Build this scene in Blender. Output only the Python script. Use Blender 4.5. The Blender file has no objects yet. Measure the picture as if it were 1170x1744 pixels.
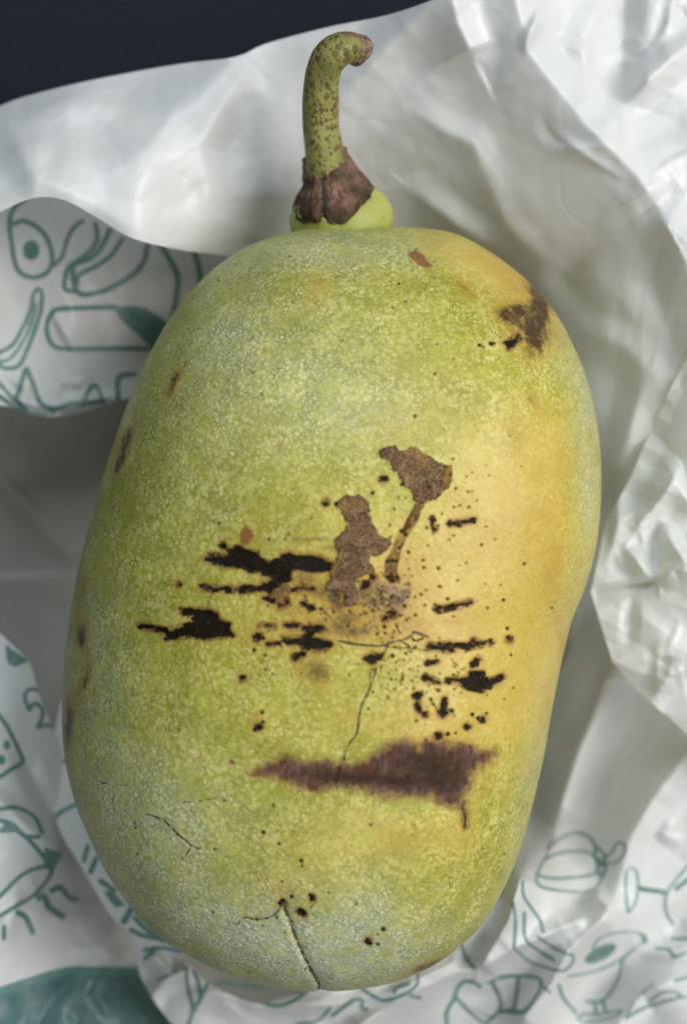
import bpy, math, random
import numpy as np
from mathutils import Vector

# ------------------------------------------------------------------ camera, light, exposure
CAM_Z, REF_Z = 0.312, 0.042          # metres; camera looks straight down at the fruit
F_H = 0.172                          # height of the frame at REF_Z
PX = F_H / 1744.0                    # one photograph pixel at REF_Z
DIST = CAM_Z - REF_Z
sc = bpy.context.scene
col = sc.collection
cam_d = bpy.data.cameras.new("camera")
cam = bpy.data.objects.new("camera", cam_d)
col.objects.link(cam)
cam.location = (0, 0, CAM_Z)
cam_d.sensor_fit = 'VERTICAL'
cam_d.sensor_height = 24.0
cam_d.lens = 24.0 * DIST / F_H
cam_d.clip_start = 0.01
cam_d.clip_end = 20
cam_d.dof.use_dof = True
cam_d.dof.focus_distance = CAM_Z - 0.061
cam_d.dof.aperture_fstop = 6.2
sc.camera = cam

w = bpy.data.worlds.new("World")
sc.world = w
w.use_nodes = True
wb = w.node_tree.nodes["Background"]
wb.inputs[0].default_value = (0.80, 0.90, 1.0, 1)
wb.inputs[1].default_value = 0.065

def area(name, loc, target, size, power, color):
    d = bpy.data.lights.new(name, 'AREA')
    d.shape = 'RECTANGLE'; d.size, d.size_y = size
    d.energy = power; d.color = color
    o = bpy.data.objects.new(name, d)
    col.objects.link(o)
    o.location = loc
    o.rotation_euler = (Vector(target) - Vector(loc)).to_track_quat('-Z', 'Y').to_euler()
    return o
area("window_light", (0.56, 0.10, 0.62), (0, 0, 0.03), (0.5, 0.5), 7.2, (1.0, 0.98, 0.945))
area("sky_light", (-0.02, 0.66, 0.68), (0, 0, 0.03), (0.5, 0.4), 3.9, (0.76, 0.89, 1.0))
area("front_fill", (0.05, -0.62, 0.66), (0, -0.05, 0.03), (0.5, 0.4), 2.1, (0.88, 0.96, 1.0))  # added fill without a seen source, lifts the fruit's lower end and front paper
sc.cycles.max_bounces = 6
sc.cycles.diffuse_bounces = 4
sc.cycles.glossy_bounces = 2
sc.cycles.transmission_bounces = 3
sc.cycles.caustics_reflective = False
sc.cycles.use_adaptive_sampling = True
sc.cycles.adaptive_threshold = 0.02

sc.view_settings.view_transform = 'Standard'
sc.view_settings.look = 'None'
sc.view_settings.exposure = 0.0
sc.view_settings.gamma = 1.0

# ------------------------------------------------------------------ helpers
def unproj(u, v, z):
    """photograph position + height -> point in the room (arrays)"""
    k = PX * (CAM_Z - z) / DIST
    return np.stack([(u - 585.0) * k, (872.0 - v) * k, z + 0 * u], -1)

def proj(p):
    k = PX * (CAM_Z - p[..., 2]) / DIST
    return np.stack([p[..., 0] / k + 585.0, 872.0 - p[..., 1] / k], -1)

def Z(ox, oy, f, pts):
    return [(ox + x * f, oy + y * f) for x, y in pts]

def seg_dist(P, poly, closed=False):
    """distance of points P (N,2) from a polyline"""
    q = np.asarray(poly, float)
    if len(q) == 1:
        return np.hypot(P[:, 0] - q[0, 0], P[:, 1] - q[0, 1])
    if closed: q = np.vstack([q, q[:1]])
    best = np.full(len(P), 1e9)
    for a, b in zip(q[:-1], q[1:]):
        d = b - a; L = max(d @ d, 1e-9)
        t = np.clip(((P - a) @ d) / L, 0, 1)
        e = P - a - t[:, None] * d
        best = np.minimum(best, e[:, 0] ** 2 + e[:, 1] ** 2)
    return np.sqrt(best)

def inside(P, poly):
    q = np.asarray(poly, float)
    r = np.zeros(len(P), bool)
    for (x0, y0), (x1, y1) in zip(q, np.roll(q, -1, 0)):
        c = (y0 > P[:, 1]) != (y1 > P[:, 1])
        if y1 != y0:
            r ^= c & (P[:, 0] < (x1 - x0) * (P[:, 1] - y0) / (y1 - y0) + x0)
    return r

FAR = 60.0
def sdf_into(out, P, poly, width=0.0, fill=False):
    """lower the signed distance field 'out' by one stroke or one filled outline"""
    q = np.asarray(poly, float)
    m = FAR + width
    near = np.nonzero((P[:, 0] > q[:, 0].min() - m) & (P[:, 0] < q[:, 0].max() + m) &
                      (P[:, 1] > q[:, 1].min() - m) & (P[:, 1] < q[:, 1].max() + m))[0]
    if len(near) == 0: return
    S = P[near]
    d = seg_dist(S, q, closed=fill)
    if fill: d = np.where(inside(S, q), -d, d)
    out[near] = np.minimum(out[near], d - width / 2)

def smooth_line(pts, n=6):
    """Catmull-Rom through the points"""
    p = np.asarray(pts, float)
    if len(p) < 3: return p
    e = np.vstack([2 * p[0] - p[1], p, 2 * p[-1] - p[-2]])
    o = []
    for i in range(1, len(e) - 2):
        for t in np.arange(n) / n:
            o.append(0.5 * (2 * e[i] + (e[i + 1] - e[i - 1]) * t + (2 * e[i - 1] - 5 * e[i] + 4 * e[i + 1] - e[i + 2]) * t * t
                            + (3 * e[i] - e[i - 1] - 3 * e[i + 1] + e[i + 2]) * t ** 3))
    o.append(p[-1])
    return np.array(o)

def vnoise(x, y, seed=0):
    """smooth value noise, -1..1"""
    rs = np.random.RandomState(seed)
    T = rs.rand(256, 256) * 2 - 1
    xi = np.floor(x).astype(int); yi = np.floor(y).astype(int)
    fx = x - xi; fy = y - yi
    fx = fx * fx * fx * (fx * (fx * 6 - 15) + 10); fy = fy * fy * fy * (fy * (fy * 6 - 15) + 10)
    a = T[xi % 256, yi % 256]; b = T[(xi + 1) % 256, yi % 256]
    c = T[xi % 256, (yi + 1) % 256]; d = T[(xi + 1) % 256, (yi + 1) % 256]
    return (a * (1 - fx) + b * fx) * (1 - fy) + (c * (1 - fx) + d * fx) * fy

def empty(name, loc, label, cat):
    o = bpy.data.objects.new(name, None)
    o.empty_display_size = 0.02
    col.objects.link(o); o.location = loc
    o['label'] = label; o['category'] = cat
    return o

def grid_obj(name, V, mat, parent=None, wrap=False, attrs=None, caps=False):
    """V: (n, m, 3) grid of points in room space; wrap closes the second axis"""
    n, m = V.shape[:2]
    org = np.array(parent.location) if parent else np.zeros(3)
    if parent and parent.parent: org = org + np.array(parent.parent.location)
    vs = (V.reshape(-1, 3) - org).astype(np.float32)
    i = np.arange(n - 1)[:, None]; j = np.arange(m if wrap else m - 1)[None, :]
    j2 = (j + 1) % m
    F = np.stack([i * m + j, i * m + j2, (i + 1) * m + j2, (i + 1) * m + j], -1).reshape(-1, 4)
    me = bpy.data.meshes.new(name)
    me.vertices.add(len(vs)); me.vertices.foreach_set('co', vs.ravel())
    me.loops.add(F.size); me.loops.foreach_set('vertex_index', F.ravel().astype(np.int32))
    me.polygons.add(len(F)); me.polygons.foreach_set('loop_start', (np.arange(len(F)) * 4).astype(np.int32))
    me.polygons.foreach_set('use_smooth', np.ones(len(F), bool))
    for k, a in (attrs or {}).items():
        at = me.attributes.new(k, 'FLOAT', 'POINT')
        at.data.foreach_set('value', np.asarray(a, np.float32).ravel())
    me.update(calc_edges=True); me.validate()
    me.materials.append(mat)
    o = bpy.data.objects.new(name, me)
    col.objects.link(o)
    if parent: o.parent = parent
    return o

# ------------------------------------------------------------------ node helper
class G:
    def __init__(s, name):
        s.m = bpy.data.materials.new(name); s.m.use_nodes = True
        s.t = s.m.node_tree; s.t.nodes.clear()
        s.out = s.t.nodes.new('ShaderNodeOutputMaterial')
        s._co = None
    def put(s, sock, val):
        if isinstance(val, bpy.types.NodeSocket): s.t.links.new(val, sock)
        elif hasattr(sock.default_value, '__len__') and not hasattr(val, '__len__'): sock.default_value = [val] * len(sock.default_value)
        elif hasattr(val, '__len__') and len(val) == 3 and len(sock.default_value) == 4: sock.default_value = (*val, 1)
        else: sock.default_value = val
    def node(s, typ, props=None, **inp):
        n = s.t.nodes.new(typ)
        for k, v in (props or {}).items(): setattr(n, k, v)
        for k, v in inp.items(): s.put(n.inputs[k.replace('_', ' ')], v)
        return n
    @property
    def co(s):
        if s._co is None: s._co = s.t.nodes.new('ShaderNodeTexCoord').outputs['Object']
        return s._co
    def attr(s, k):
        n = s.t.nodes.new('ShaderNodeAttribute'); n.attribute_name = k
        return n.outputs['Fac']
    def mth(s, op, a, b=0.0, c=0.0):
        n = s.t.nodes.new('ShaderNodeMath'); n.operation = op
        s.put(n.inputs[0], a); s.put(n.inputs[1], b); s.put(n.inputs[2], c)
        return n.outputs[0]
    def add(s, a, b): return s.mth('ADD', a, b)
    def sub(s, a, b): return s.mth('SUBTRACT', a, b)
    def mul(s, a, b): return s.mth('MULTIPLY', a, b)
    def mx(s, a, b): return s.mth('MAXIMUM', a, b)
    def ramp(s, x, a, b, lo=0.0, hi=1.0):
        n = s.t.nodes.new('ShaderNodeMapRange'); n.interpolation_type = 'SMOOTHSTEP'
        for i, v in enumerate((x, a, b, lo, hi)): s.put(n.inputs[i], v)
        return n.outputs[0]
    def mix(s, f, a, b):
        n = s.t.nodes.new('ShaderNodeMix'); n.data_type = 'RGBA'
        s.put(n.inputs[0], f); s.put(n.inputs[6], a); s.put(n.inputs[7], b)
        return n.outputs[2]
    def scale(s, vec, k):
        n = s.t.nodes.new('ShaderNodeVectorMath'); n.operation = 'MULTIPLY'
        s.put(n.inputs[0], vec); s.put(n.inputs[1], k)
        return n.outputs[0]
    def vadd(s, a, b):
        n = s.t.nodes.new('ShaderNodeVectorMath'); n.operation = 'ADD'
        s.put(n.inputs[0], a); s.put(n.inputs[1], b)
        return n.outputs[0]
    def noise(s, sc, det=2.0, rough=0.5, co=None, dist=0.0):
        n = s.node('ShaderNodeTexNoise', Scale=sc, Detail=det, Roughness=rough, Distortion=dist)
        s.put(n.inputs['Vector'], co if co is not None else s.co)
        return n.outputs['Fac'], n.outputs['Color']
    def voro(s, sc, feat='F1', co=None, rnd=1.0):
        n = s.node('ShaderNodeTexVoronoi', {'feature': feat}, Scale=sc, Randomness=rnd)
        s.put(n.inputs['Vector'], co if co is not None else s.co)
        return n.outputs
    def warp(s, amp, sc, co=None):
        c = s.noise(sc, 2.0, 0.5, co)[1]
        return s.vadd(co if co is not None else s.co, s.scale(s.vadd(c, (-.5, -.5, -.5)), (amp, amp, amp)))
    def bump(s, h, dist, strength=1.0, normal=None):
        n = s.node('ShaderNodeBump', Height=h, Distance=dist, Strength=strength)
        if normal is not None: s.put(n.inputs['Normal'], normal)
        return n.outputs[0]
    def principled(s, **inp):
        return s.node('ShaderNodeBsdfPrincipled', None, **inp)
    def done(s, sh):
        s.t.links.new(sh, s.out.inputs[0]); return s.m

def lin(r, g, b):
    f = lambda c: (c / 255 / 12.92) if c <= 10 else ((c / 255 + .055) / 1.055) ** 2.4
    return (f(r), f(g), f(b))

# ------------------------------------------------------------------ materials
def mat_skin():
    g = G("pawpaw_skin")
    yel, blo, brn, dkg, spk = (g.attr(k) for k in ('yellow', 'bloom', 'brown', 'deep_green', 'speck'))
    wc = g.warp(0.0010, 700)
    wc2 = g.warp(0.0012, 1200)
    ed = g.voro(1340, 'DISTANCE_TO_EDGE', wc)['Distance']
    ed2 = g.voro(2400, 'DISTANCE_TO_EDGE', wc2)['Distance']
    f1 = g.voro(1420, 'SMOOTH_F1', wc)['Distance']
    n_lo = g.noise(90, 3)[0]; n_mid = g.noise(380, 3, .6)[0]; n_hi = g.noise(1700, 4, .7)[0]
    net = g.ramp(g.add(ed, g.mul(g.sub(n_hi, .5), .30)), 0.0, 0.24, 1.0, 0.0)
    net2 = g.ramp(g.add(ed2, g.mul(g.sub(n_hi, .5), .25)), 0.0, 0.20, 1.0, 0.0)
    gate = g.ramp(g.noise(300, 4, .65)[0], 0.36, 0.64)
    gate2 = g.ramp(g.noise(240, 4, .65, g.vadd(g.co, (.3, .1, .2)))[0], 0.38, 0.62)
    # broad colours
    y = g.ramp(g.add(yel, g.add(g.mul(g.sub(n_mid, .5), .40), g.mul(g.sub(g.noise(120, 5, .7)[0], .5), 1.0))), -0.25, 1.25, 0, .95)
    c = g.mix(y, lin(162, 162, 50), lin(193, 174, 82))
    c = g.mix(g.ramp(n_lo, .35, .65, 0, .7), c, g.mix(y, lin(140, 142, 30), lin(180, 152, 60)))
    c = g.mix(g.mul(dkg, g.ramp(n_mid, .3, .7, .5, 1.0)), c, lin(152, 156, 26))
    # pale waxy bloom, broken up by the net
    bl = g.mth('MINIMUM', g.mul(blo, g.ramp(g.noise(300, 5, .75)[0], .36, .60, .35, 1.15)), 1.0)
    c = g.mix(bl, c, lin(190, 197, 166))
    # pale cells and darker net between them
    body = g.ramp(g.add(f1, g.mul(g.sub(n_hi, .5), .25)), 0.75, 0.15)
    pale = g.mul(body, g.ramp(g.noise(200, 5, .7)[0], .30, .68, .15, .92))
    c = g.mix(g.mul(pale, g.sub(1.0, g.mul(y, .50))), c, g.mix(y, g.mix(bl, lin(218, 210, 132), lin(218, 220, 196)), lin(226, 206, 128)))
    netf = g.mx(g.mul(net, g.add(.27, g.mul(gate, .42))), g.mul(net2, g.mul(gate2, .50)))
    netf = g.mul(netf, g.sub(1.0, g.mul(y, .66)))
    c = g.mix(netf, c, g.mix(y, g.mix(bl, lin(108, 108, 20), lin(96, 104, 50)), lin(158, 122, 40)))
    c = g.mix(g.ramp(n_hi, .60, .85, 0, .22), c, lin(232, 228, 176))
    c = g.mix(g.ramp(n_hi, .45, .2, 0, .42), c, g.mix(y, lin(126, 128, 40), lin(170, 128, 54)))
    # golden staining spreading into the green
    gs = g.mul(g.ramp(g.add(y, g.mul(g.sub(g.noise(170, 4, .7)[0], .5), 1.1)), .35, 1.1, 0, .32), 1.0)
    c = g.mix(gs, c, lin(184, 148, 58))
    # soft brown blotches
    bf = g.mul(brn, g.ramp(g.noise(300, 5, .75)[0], .2, .8, .35, 1.15))
    bf = g.mth('MINIMUM', bf, .96)
    c = g.mix(bf, c, g.mix(g.ramp(bf, .30, .85), lin(164, 112, 34), lin(66, 36, 18)))
    # purple brown bruise with streaks
    st = g.noise(1.0, 4, .65, g.scale(g.co, (260, 900, 500)))[0]
    cb = g.noise(500, 4, .7)[0]
    fib = g.noise(1.0, 4, .7, g.scale(g.warp(.0012, 500), (1100, 480, 900)))[0]
    bd = g.add(g.attr('bruise'), g.add(g.mul(g.sub(fib, .5), 16.0), g.mul(g.sub(g.noise(330, 5, .7)[0], .5), 44.0)))
    bm = g.ramp(bd, 8.0, -11.0)
    c = g.mix(g.ramp(bd, 16.0, 0.0, 0, .55), c, lin(120, 72, 36))
    core = g.attr('core')
    bc = g.mix(g.ramp(fib, .30, .70), lin(60, 40, 37), lin(118, 92, 88))
    bc = g.mix(g.ramp(cb, .38, .66, 0, .8), bc, lin(96, 48, 30))
    bc = g.mix(g.mul(core, g.ramp(st, .25, .65, .70, 1.0)), bc, lin(32, 23, 25))
    c = g.mix(g.mul(bm, .94), c, bc)
    # red-brown streaks
    rd = g.add(g.attr('russet'), g.mul(g.sub(st, .5), 14.0))
    c = g.mix(g.ramp(rd, 2.0, -3.0, 0, .85), c, g.mix(cb, lin(96, 44, 26), lin(150, 92, 60)))
    # corky scab with a pale network
    sd = g.add(g.attr('scab'), g.mul(g.sub(g.noise(700, 5, .7)[0], .5), 22.0))
    sm = g.ramp(sd, 0.8, -0.8)
    sv = g.voro(1850, 'DISTANCE_TO_EDGE', g.warp(.0006, 600))['Distance']
    sb = g.voro(420, 'DISTANCE_TO_EDGE', g.warp(.0014, 300))['Distance']
    lines = g.mx(g.ramp(sv, .01, .10, 1, 0), g.mul(g.ramp(sb, .005, .05, 1, 0), .9))
    scol = g.mix(g.ramp(n_mid, .3, .7), lin(84, 60, 40), lin(116, 86, 58))
    scol = g.mix(g.ramp(g.noise(300, 3, .6)[0], .52, .68, 0, .7), scol, lin(146, 112, 56))
    scol = g.mix(g.ramp(sv, .12, .34, 0, .8), scol, lin(72, 53, 38))
    scol = g.mix(g.mul(lines, g.ramp(n_hi, .3, .7, .25, .75)), scol, lin(160, 136, 106))
    rim = g.mul(g.ramp(g.mth('ABSOLUTE', g.add(sd, .2)), .2, 2.0, 1, 0), g.ramp(n_mid, .42, .6))
    c = g.mix(sm, c, scol)
    c = g.mix(g.ramp(sd, 9.0, 0.5, 0, .35), c, lin(196, 176, 96)) if False else c
    c = g.mix(g.mul(rim, .9), c, lin(46, 34, 26))
    # half-healed bridge between the scabs: dark bits
    md = g.add(g.attr('mottle'), g.mul(g.sub(g.noise(800, 3)[0], .5), 10.0))
    mm = g.ramp(md, 2.0, -3.0)
    mo = g.mix(g.ramp(g.noise(750, 3, .6)[0], .38, .58), lin(150, 112, 54), lin(72, 50, 32))
    c = g.mix(g.mul(mm, .88), c, mo)
    # black crusts
    sx = g.noise(1.0, 4, .7, g.scale(g.warp(.0006, 900), (420, 950, 800)))[0]
    bkd = g.add(g.attr('black'), g.add(g.mul(g.sub(sx, .52), 27.0), g.mul(g.sub(n_hi, .5), 10.0)))
    bkd = g.mth('MINIMUM', bkd, g.add(g.attr('pin'), g.mul(g.sub(n_hi, .5), 2.0)))
    bk = g.ramp(bkd, 2.6, -1.6)
    halo = g.ramp(g.add(g.attr('black'), g.mul(g.sub(n_mid, .5), 12)), 13.0, 0.0, 0, .72)
    c = g.mix(halo, c, g.mix(g.ramp(halo, .2, .7), lin(176, 138, 52), lin(120, 78, 36)))
    bkc = g.mix(g.ramp(g.noise(900, 4, .7)[0], .52, .76), lin(17, 16, 14), lin(58, 44, 34))
    c = g.mix(g.mul(bk, .97), c, bkc)
    # hairline cracks
    ck = g.ramp(g.add(g.attr('crack'), g.mul(g.sub(g.noise(1300, 3, .7)[0], .5), 7.0)), 1.0, -1.2)
    c = g.mix(g.mul(ck, .88), c, lin(46, 38, 20))
    # pin-prick specks
    v1 = g.voro(520, 'F1'); r1 = g.node('ShaderNodeSeparateColor', Color=v1['Color']).outputs
    s1 = g.mul(g.ramp(v1['Distance'], .05, .16, 1, 0), g.ramp(g.sub(r1[0], g.mul(spk, .6)), .32, .30))
    v2 = g.voro(1300, 'F1'); r2 = g.node('ShaderNodeSeparateColor', Color=v2['Color']).outputs
    s2 = g.mul(g.ramp(v2['Distance'], .12, .30, 1, 0), g.ramp(g.sub(r2[0], g.mul(spk, .55)), .02, .0))
    sp = g.mul(g.mx(s1, s2), g.ramp(spk, .02, .30))
    c = g.mix(g.mul(sp, .85), c, lin(54, 42, 28))
    v3 = g.voro(210, 'F1'); r3 = g.node('ShaderNodeSeparateColor', Color=v3['Color']).outputs
    s3 = g.mul(g.ramp(v3['Distance'], .02, .055, 1, 0), g.ramp(r3[0], .32, .28))
    c = g.mix(g.mul(s3, .7), c, lin(84, 84, 66))
    # relief
    h = g.add(g.mul(pale, .7), g.sub(g.mul(n_hi, .35), g.mul(netf, .6)))
    h = g.add(h, g.mul(sm, g.add(.3, g.mul(lines, .9))))
    h = g.sub(h, g.mul(bk, g.add(.8, g.mul(g.noise(1100, 4, .8)[0], 2.2))))
    h = g.sub(h, g.mul(ck, 1.2)); h = g.sub(h, g.mul(bm, g.mul(st, 1.4)))
    nrm = g.bump(h, 0.00012, .8)
    ro = g.add(g.add(.34, g.mul(n_mid, .2)), g.mul(g.mx(sm, bm), .25)); ro = g.sub(ro, g.mul(bk, .08))
    p = g.principled(Base_Color=c, Roughness=ro, Normal=nrm, Specular_IOR_Level=g.sub(.42, g.mul(g.mx(g.mx(bk, bm), g.mx(sm, mm)), .34)))
    return g.done(p.outputs[0])

def mat_paper(name="wax_paper", white=(238, 238, 236), trans=.32):
    g = G(name)
    ink = g.attr('ink')
    n = g.noise(900, 3, .6)[0]
    e = g.add(ink, g.mul(g.sub(n, .5), 1.6))
    f = g.ramp(e, 2.0, -1.6)
    patch = g.noise(160, 4, .6)[0]
    f = g.mul(f, g.ramp(patch, .25, .6, .78, .96))
    wcol = g.mix(g.ramp(g.noise(60, 3)[0], .3, .7), lin(*white), lin(white[0] - 8, white[1] - 7, white[2] - 8))
    teal = g.mix(g.ramp(ink, -8.0, -24.0), g.mix(n, lin(76, 126, 120), lin(102, 150, 142)), g.mix(n, lin(52, 98, 100), lin(76, 120, 118)))
    c = g.mix(f, wcol, teal)
    h1 = g.voro(110, 'DISTANCE_TO_EDGE', g.warp(.006, 120))['Distance']
    h2 = g.noise(420, 4, .6)[0]
    nr = g.bump(g.add(g.mul(g.ramp(h1, 0, .12), .25), g.mul(h2, .20)), .00022, .55)
    p = g.principled(Base_Color=c, Roughness=g.add(.26, g.mul(h2, .16)), Specular_IOR_Level=.45, Normal=nr)
    tr = g.node('ShaderNodeBsdfTranslucent', Color=c, Normal=nr)
    ms = g.node('ShaderNodeMixShader', Fac=trans)
    g.t.links.new(p.outputs[0], ms.inputs[1]); g.t.links.new(tr.outputs[0], ms.inputs[2])
    return g.done(ms.outputs[0])

def mat_stem():
    g = G("stem_bark")
    n1 = g.noise(160, 3)[0]
    c = g.mix(g.ramp(n1, .3, .7), lin(112, 112, 56), lin(146, 144, 80))
    c = g.mix(g.ramp(g.noise(60, 2)[0], .45, .75, 0, .5), c, lin(112, 112, 58))
    co = g.warp(.0016, 500)
    v = g.voro(660, 'F1', g.scale(co, (1.25, .85, 1))); r = g.node('ShaderNodeSeparateColor', Color=v['Color']).outputs
    s1 = g.mul(g.ramp(v['Distance'], .26, .42, 1, 0), g.ramp(r[0], .97, .90))
    v2 = g.voro(1250, 'F1', co); r2 = g.node('ShaderNodeSeparateColor', Color=v2['Color']).outputs
    s2 = g.mul(g.ramp(v2['Distance'], .2, .36, 1, 0), g.ramp(r2[0], .85, .78))
    v3 = g.voro(1000, 'F1', g.vadd(co, (.3, .2, .1))); r3 = g.node('ShaderNodeSeparateColor', Color=v3['Color']).outputs
    s3 = g.mul(g.ramp(v3['Distance'], .22, .40, 1, 0), g.ramp(r3[0], .55, .46))
    spot = g.mx(g.mx(s1, s2), s3)
    sc_ = g.mix(r[1], lin(66, 56, 34), lin(112, 82, 58))
    c = g.mix(g.mul(spot, .85), c, sc_)
    br = g.attr('bark')
    bn = g.add(br, g.mul(g.sub(g.noise(380, 4, .7)[0], .5), 1.1))
    bc = g.mix(g.noise(900, 4, .7)[0], lin(70, 50, 38), lin(140, 112, 92))
    c = g.mix(g.ramp(bn, .35, .65), c, bc)
    nr = g.bump(g.add(spot, g.add(g.mul(g.noise(700, 4, .6)[0], .8), g.mul(br, g.noise(1500, 3)[0]))), .00013, .8)
    return g.done(g.principled(Base_Color=c, Roughness=.5, Normal=nr, Specular_IOR_Level=.3).outputs[0])

def mat_husk():
    g = G("husk_bark")
    fl = g.attr('flute')
    n = g.noise(420, 5, .7)[0]
    c = g.mix(g.ramp(n, .3, .7), lin(106, 76, 60), lin(178, 138, 116))
    c = g.mix(g.ramp(g.noise(150, 3)[0], .4, .68), c, lin(66, 52, 38))
    c = g.mix(g.ramp(g.add(fl, g.mul(g.sub(n, .5), .5)), .45, .05, 0, .85), c, lin(44, 36, 26))  # grooves darkened: shade of the gaps between flutes put into the colour
    c = g.mix(g.ramp(g.attr('edge'), .4, 1.0, 0, .85), c, lin(46, 40, 24))
    nr = g.bump(g.noise(900, 5, .75)[0], .0004, .9)
    return g.done(g.principled(Base_Color=c, Roughness=.75, Normal=nr, Specular_IOR_Level=.2).outputs[0])

def mat_receptacle():
    g = G("receptacle_flesh")
    c = g.mix(g.ramp(g.noise(90, 3)[0], .3, .7), lin(130, 138, 60), lin(168, 170, 88))
    v = g.voro(350); r = g.node('ShaderNodeSeparateColor', Color=v['Color']).outputs
    c = g.mix(g.mul(g.ramp(v['Distance'], .04, .10, 1, 0), g.ramp(r[0], .4, .3)), c, lin(110, 120, 60))
    nr = g.bump(g.noise(1400, 3)[0], .00005, .6)
    return g.done(g.principled(Base_Color=c, Roughness=.48, Normal=nr, Specular_IOR_Level=.35).outputs[0])

def mat_scar():
    g = G("stem_cut_wood")
    n = g.noise(1200, 4, .7)[0]
    c = g.mix(g.ramp(n, .3, .7), lin(58, 44, 34), lin(150, 122, 100))
    return g.done(g.principled(Base_Color=c, Roughness=.8, Normal=g.bump(n, .0004, 1.0)).outputs[0])

def mat_table():
    g = G("navy_table")
    n = g.noise(1500, 3, .6)[0]
    c = g.mix(n, lin(13, 20, 32), lin(22, 29, 42))
    return g.done(g.principled(Base_Color=c, Roughness=.7, Specular_IOR_Level=.2, Normal=g.bump(n, .0002, .5)).outputs[0])

# ------------------------------------------------------------------ table
M_table = mat_table()
tx = np.linspace(-1.2, 1.2, 9)
tv = np.stack(np.meshgrid(tx, tx, indexing='ij') + [np.full((9, 9), -0.0015)], -1)
table = grid_obj("table", tv, M_table)
table['kind'] = 'structure'
table['label'] = 'dark navy table top under the paper bag'
table['category'] = 'table'

# ------------------------------------------------------------------ paper bag
bag = empty("paper_bag", (0, 0, 0), 'crumpled white wax paper bag printed with teal food drawings, opened around the fruit', 'paper bag')
M_paper = mat_paper()
M_shaded = mat_paper("wax_paper_shaded", (172, 166, 154), .07)  # same paper greyed for the bag floor: shade of the gaps put into colour

def tps(ctrl):
    """smooth height through control points (u, v, millimetres)"""
    c = np.asarray(ctrl, float); P = c[:, :2] / 500.0
    n = len(P)
    def ker(r2): return np.where(r2 > 1e-12, .5 * r2 * np.log(np.maximum(r2, 1e-12)), 0)
    K = ker(((P[:, None] - P[None]) ** 2).sum(-1)) + np.eye(n) * 2e-3
    A = np.zeros((n + 3, n + 3)); A[:n, :n] = K; A[:n, n] = 1; A[:n, n + 1:] = P
    A[n:, :n] = A[:n, n:].T
    s = np.linalg.solve(A, np.r_[c[:, 2], 0, 0, 0])
    def f(Q):
        q = Q / 500.0
        out = s[n] + q @ s[n + 1:]
        for k in range(n): out = out + s[k] * ker(((q - P[k]) ** 2).sum(-1))
        return out
    return f

def tent(Q, pts, h, wp, wn, soft=3.0, taper=.35):
    """one crease: a ridge (h>0) or valley along pts, wp wide on its clockwise side, wn on the other"""
    q = np.asarray(pts, float)
    L = np.r_[0, np.cumsum(np.hypot(*np.diff(q, axis=0).T))]
    best = np.full(len(Q), 1e9); sgn = np.zeros(len(Q)); tt = np.zeros(len(Q))
    for i, (a, b) in enumerate(zip(q[:-1], q[1:])):
        d = b - a; l2 = d @ d
        t = np.clip(((Q - a) @ d) / l2, 0, 1)
        e = Q - a - t[:, None] * d
        r = np.hypot(e[:, 0], e[:, 1])
        cr = d[0] * (Q[:, 1] - a[1]) - d[1] * (Q[:, 0] - a[0])
        m = r < best
        best[m] = r[m]; sgn[m] = cr[m]; tt[m] = (L[i] + t[m] * np.sqrt(l2)) / L[-1]
    wd = np.where(sgn > 0, wp, wn)
    r = np.sqrt(best ** 2 + soft ** 2) - soft
    x = np.clip(1 - r / wd, 0, 1)
    prof = x * x * (1.6 - .6 * x)
    end = np.clip(np.minimum(tt, 1 - tt) / max(taper, 1e-3), 0, 1)
    end = .35 + .65 * end if taper > 0 else 1
    return h * prof * end

def crumple(Q, box, n, seed, h=(.3, 1.2), length=(40, 160), width=(12, 50), soft=2.0):
    rs = np.random.RandomState(seed)
    z = np.zeros(len(Q))
    for k in range(n):
        a = np.array([rs.uniform(box[0], box[2]), rs.uniform(box[1], box[3])])
        th = rs.uniform(0, 2 * math.pi); l = rs.uniform(*length)
        b = a + l * np.array([math.cos(th), math.sin(th)])
        mid = (a + b) / 2 + rs.uniform(-.15, .15, 2) * l
        hh = rs.uniform(*h) * rs.choice([-1, 1, 1]); w1, w2 = rs.uniform(*width), rs.uniform(*width)
        m = np.nonzero((np.abs(Q[:, 0] - mid[0]) < l * .7 + 60) & (np.abs(Q[:, 1] - mid[1]) < l * .7 + 60))[0]
        if len(m): z[m] += tent(Q[m], [a, mid, b], hh, w1, w2, soft, .4)
    return z

def resample(pts, n, sharp=False):
    p = np.asarray(pts, float)
    t = np.linspace(0, 1, n)
    # monotone smooth through Catmull-Rom in index space
    s = p if sharp else smooth_line(p, 8); xs = np.linspace(0, 1, len(s))
    return np.stack([np.interp(t, xs, s[:, k]) for k in range(p.shape[1])], -1)

def facets(Q, seed, n, lam, amp, mask=None):
    """sharp flat-sided crumple: folded triangular waves in several directions"""
    rs = np.random.RandomState(seed); z = np.zeros(len(Q))
    for k in range(n):
        th = rs.uniform(0, math.pi); L = rs.uniform(*lam); ph = rs.uniform(0, 9)
        x = (Q[:, 0] * math.cos(th) + Q[:, 1] * math.sin(th)) / L + ph + .30 * vnoise(Q[:, 0] / (L * 1.3) + k * 7.3, Q[:, 1] / (L * 1.3) + k * 3.1, seed + k)
        tri = np.abs(x - np.floor(x) - .5) * 2 - .5
        a = np.clip(.55 + .9 * vnoise(Q[:, 0] / (L * 1.1) + 11 * k, Q[:, 1] / (L * 1.1), seed + 50 + k), 0, 1.4)
        z += amp * L / lam[1] * tri * a
    return z if mask is None else z * mask(Q)

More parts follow.
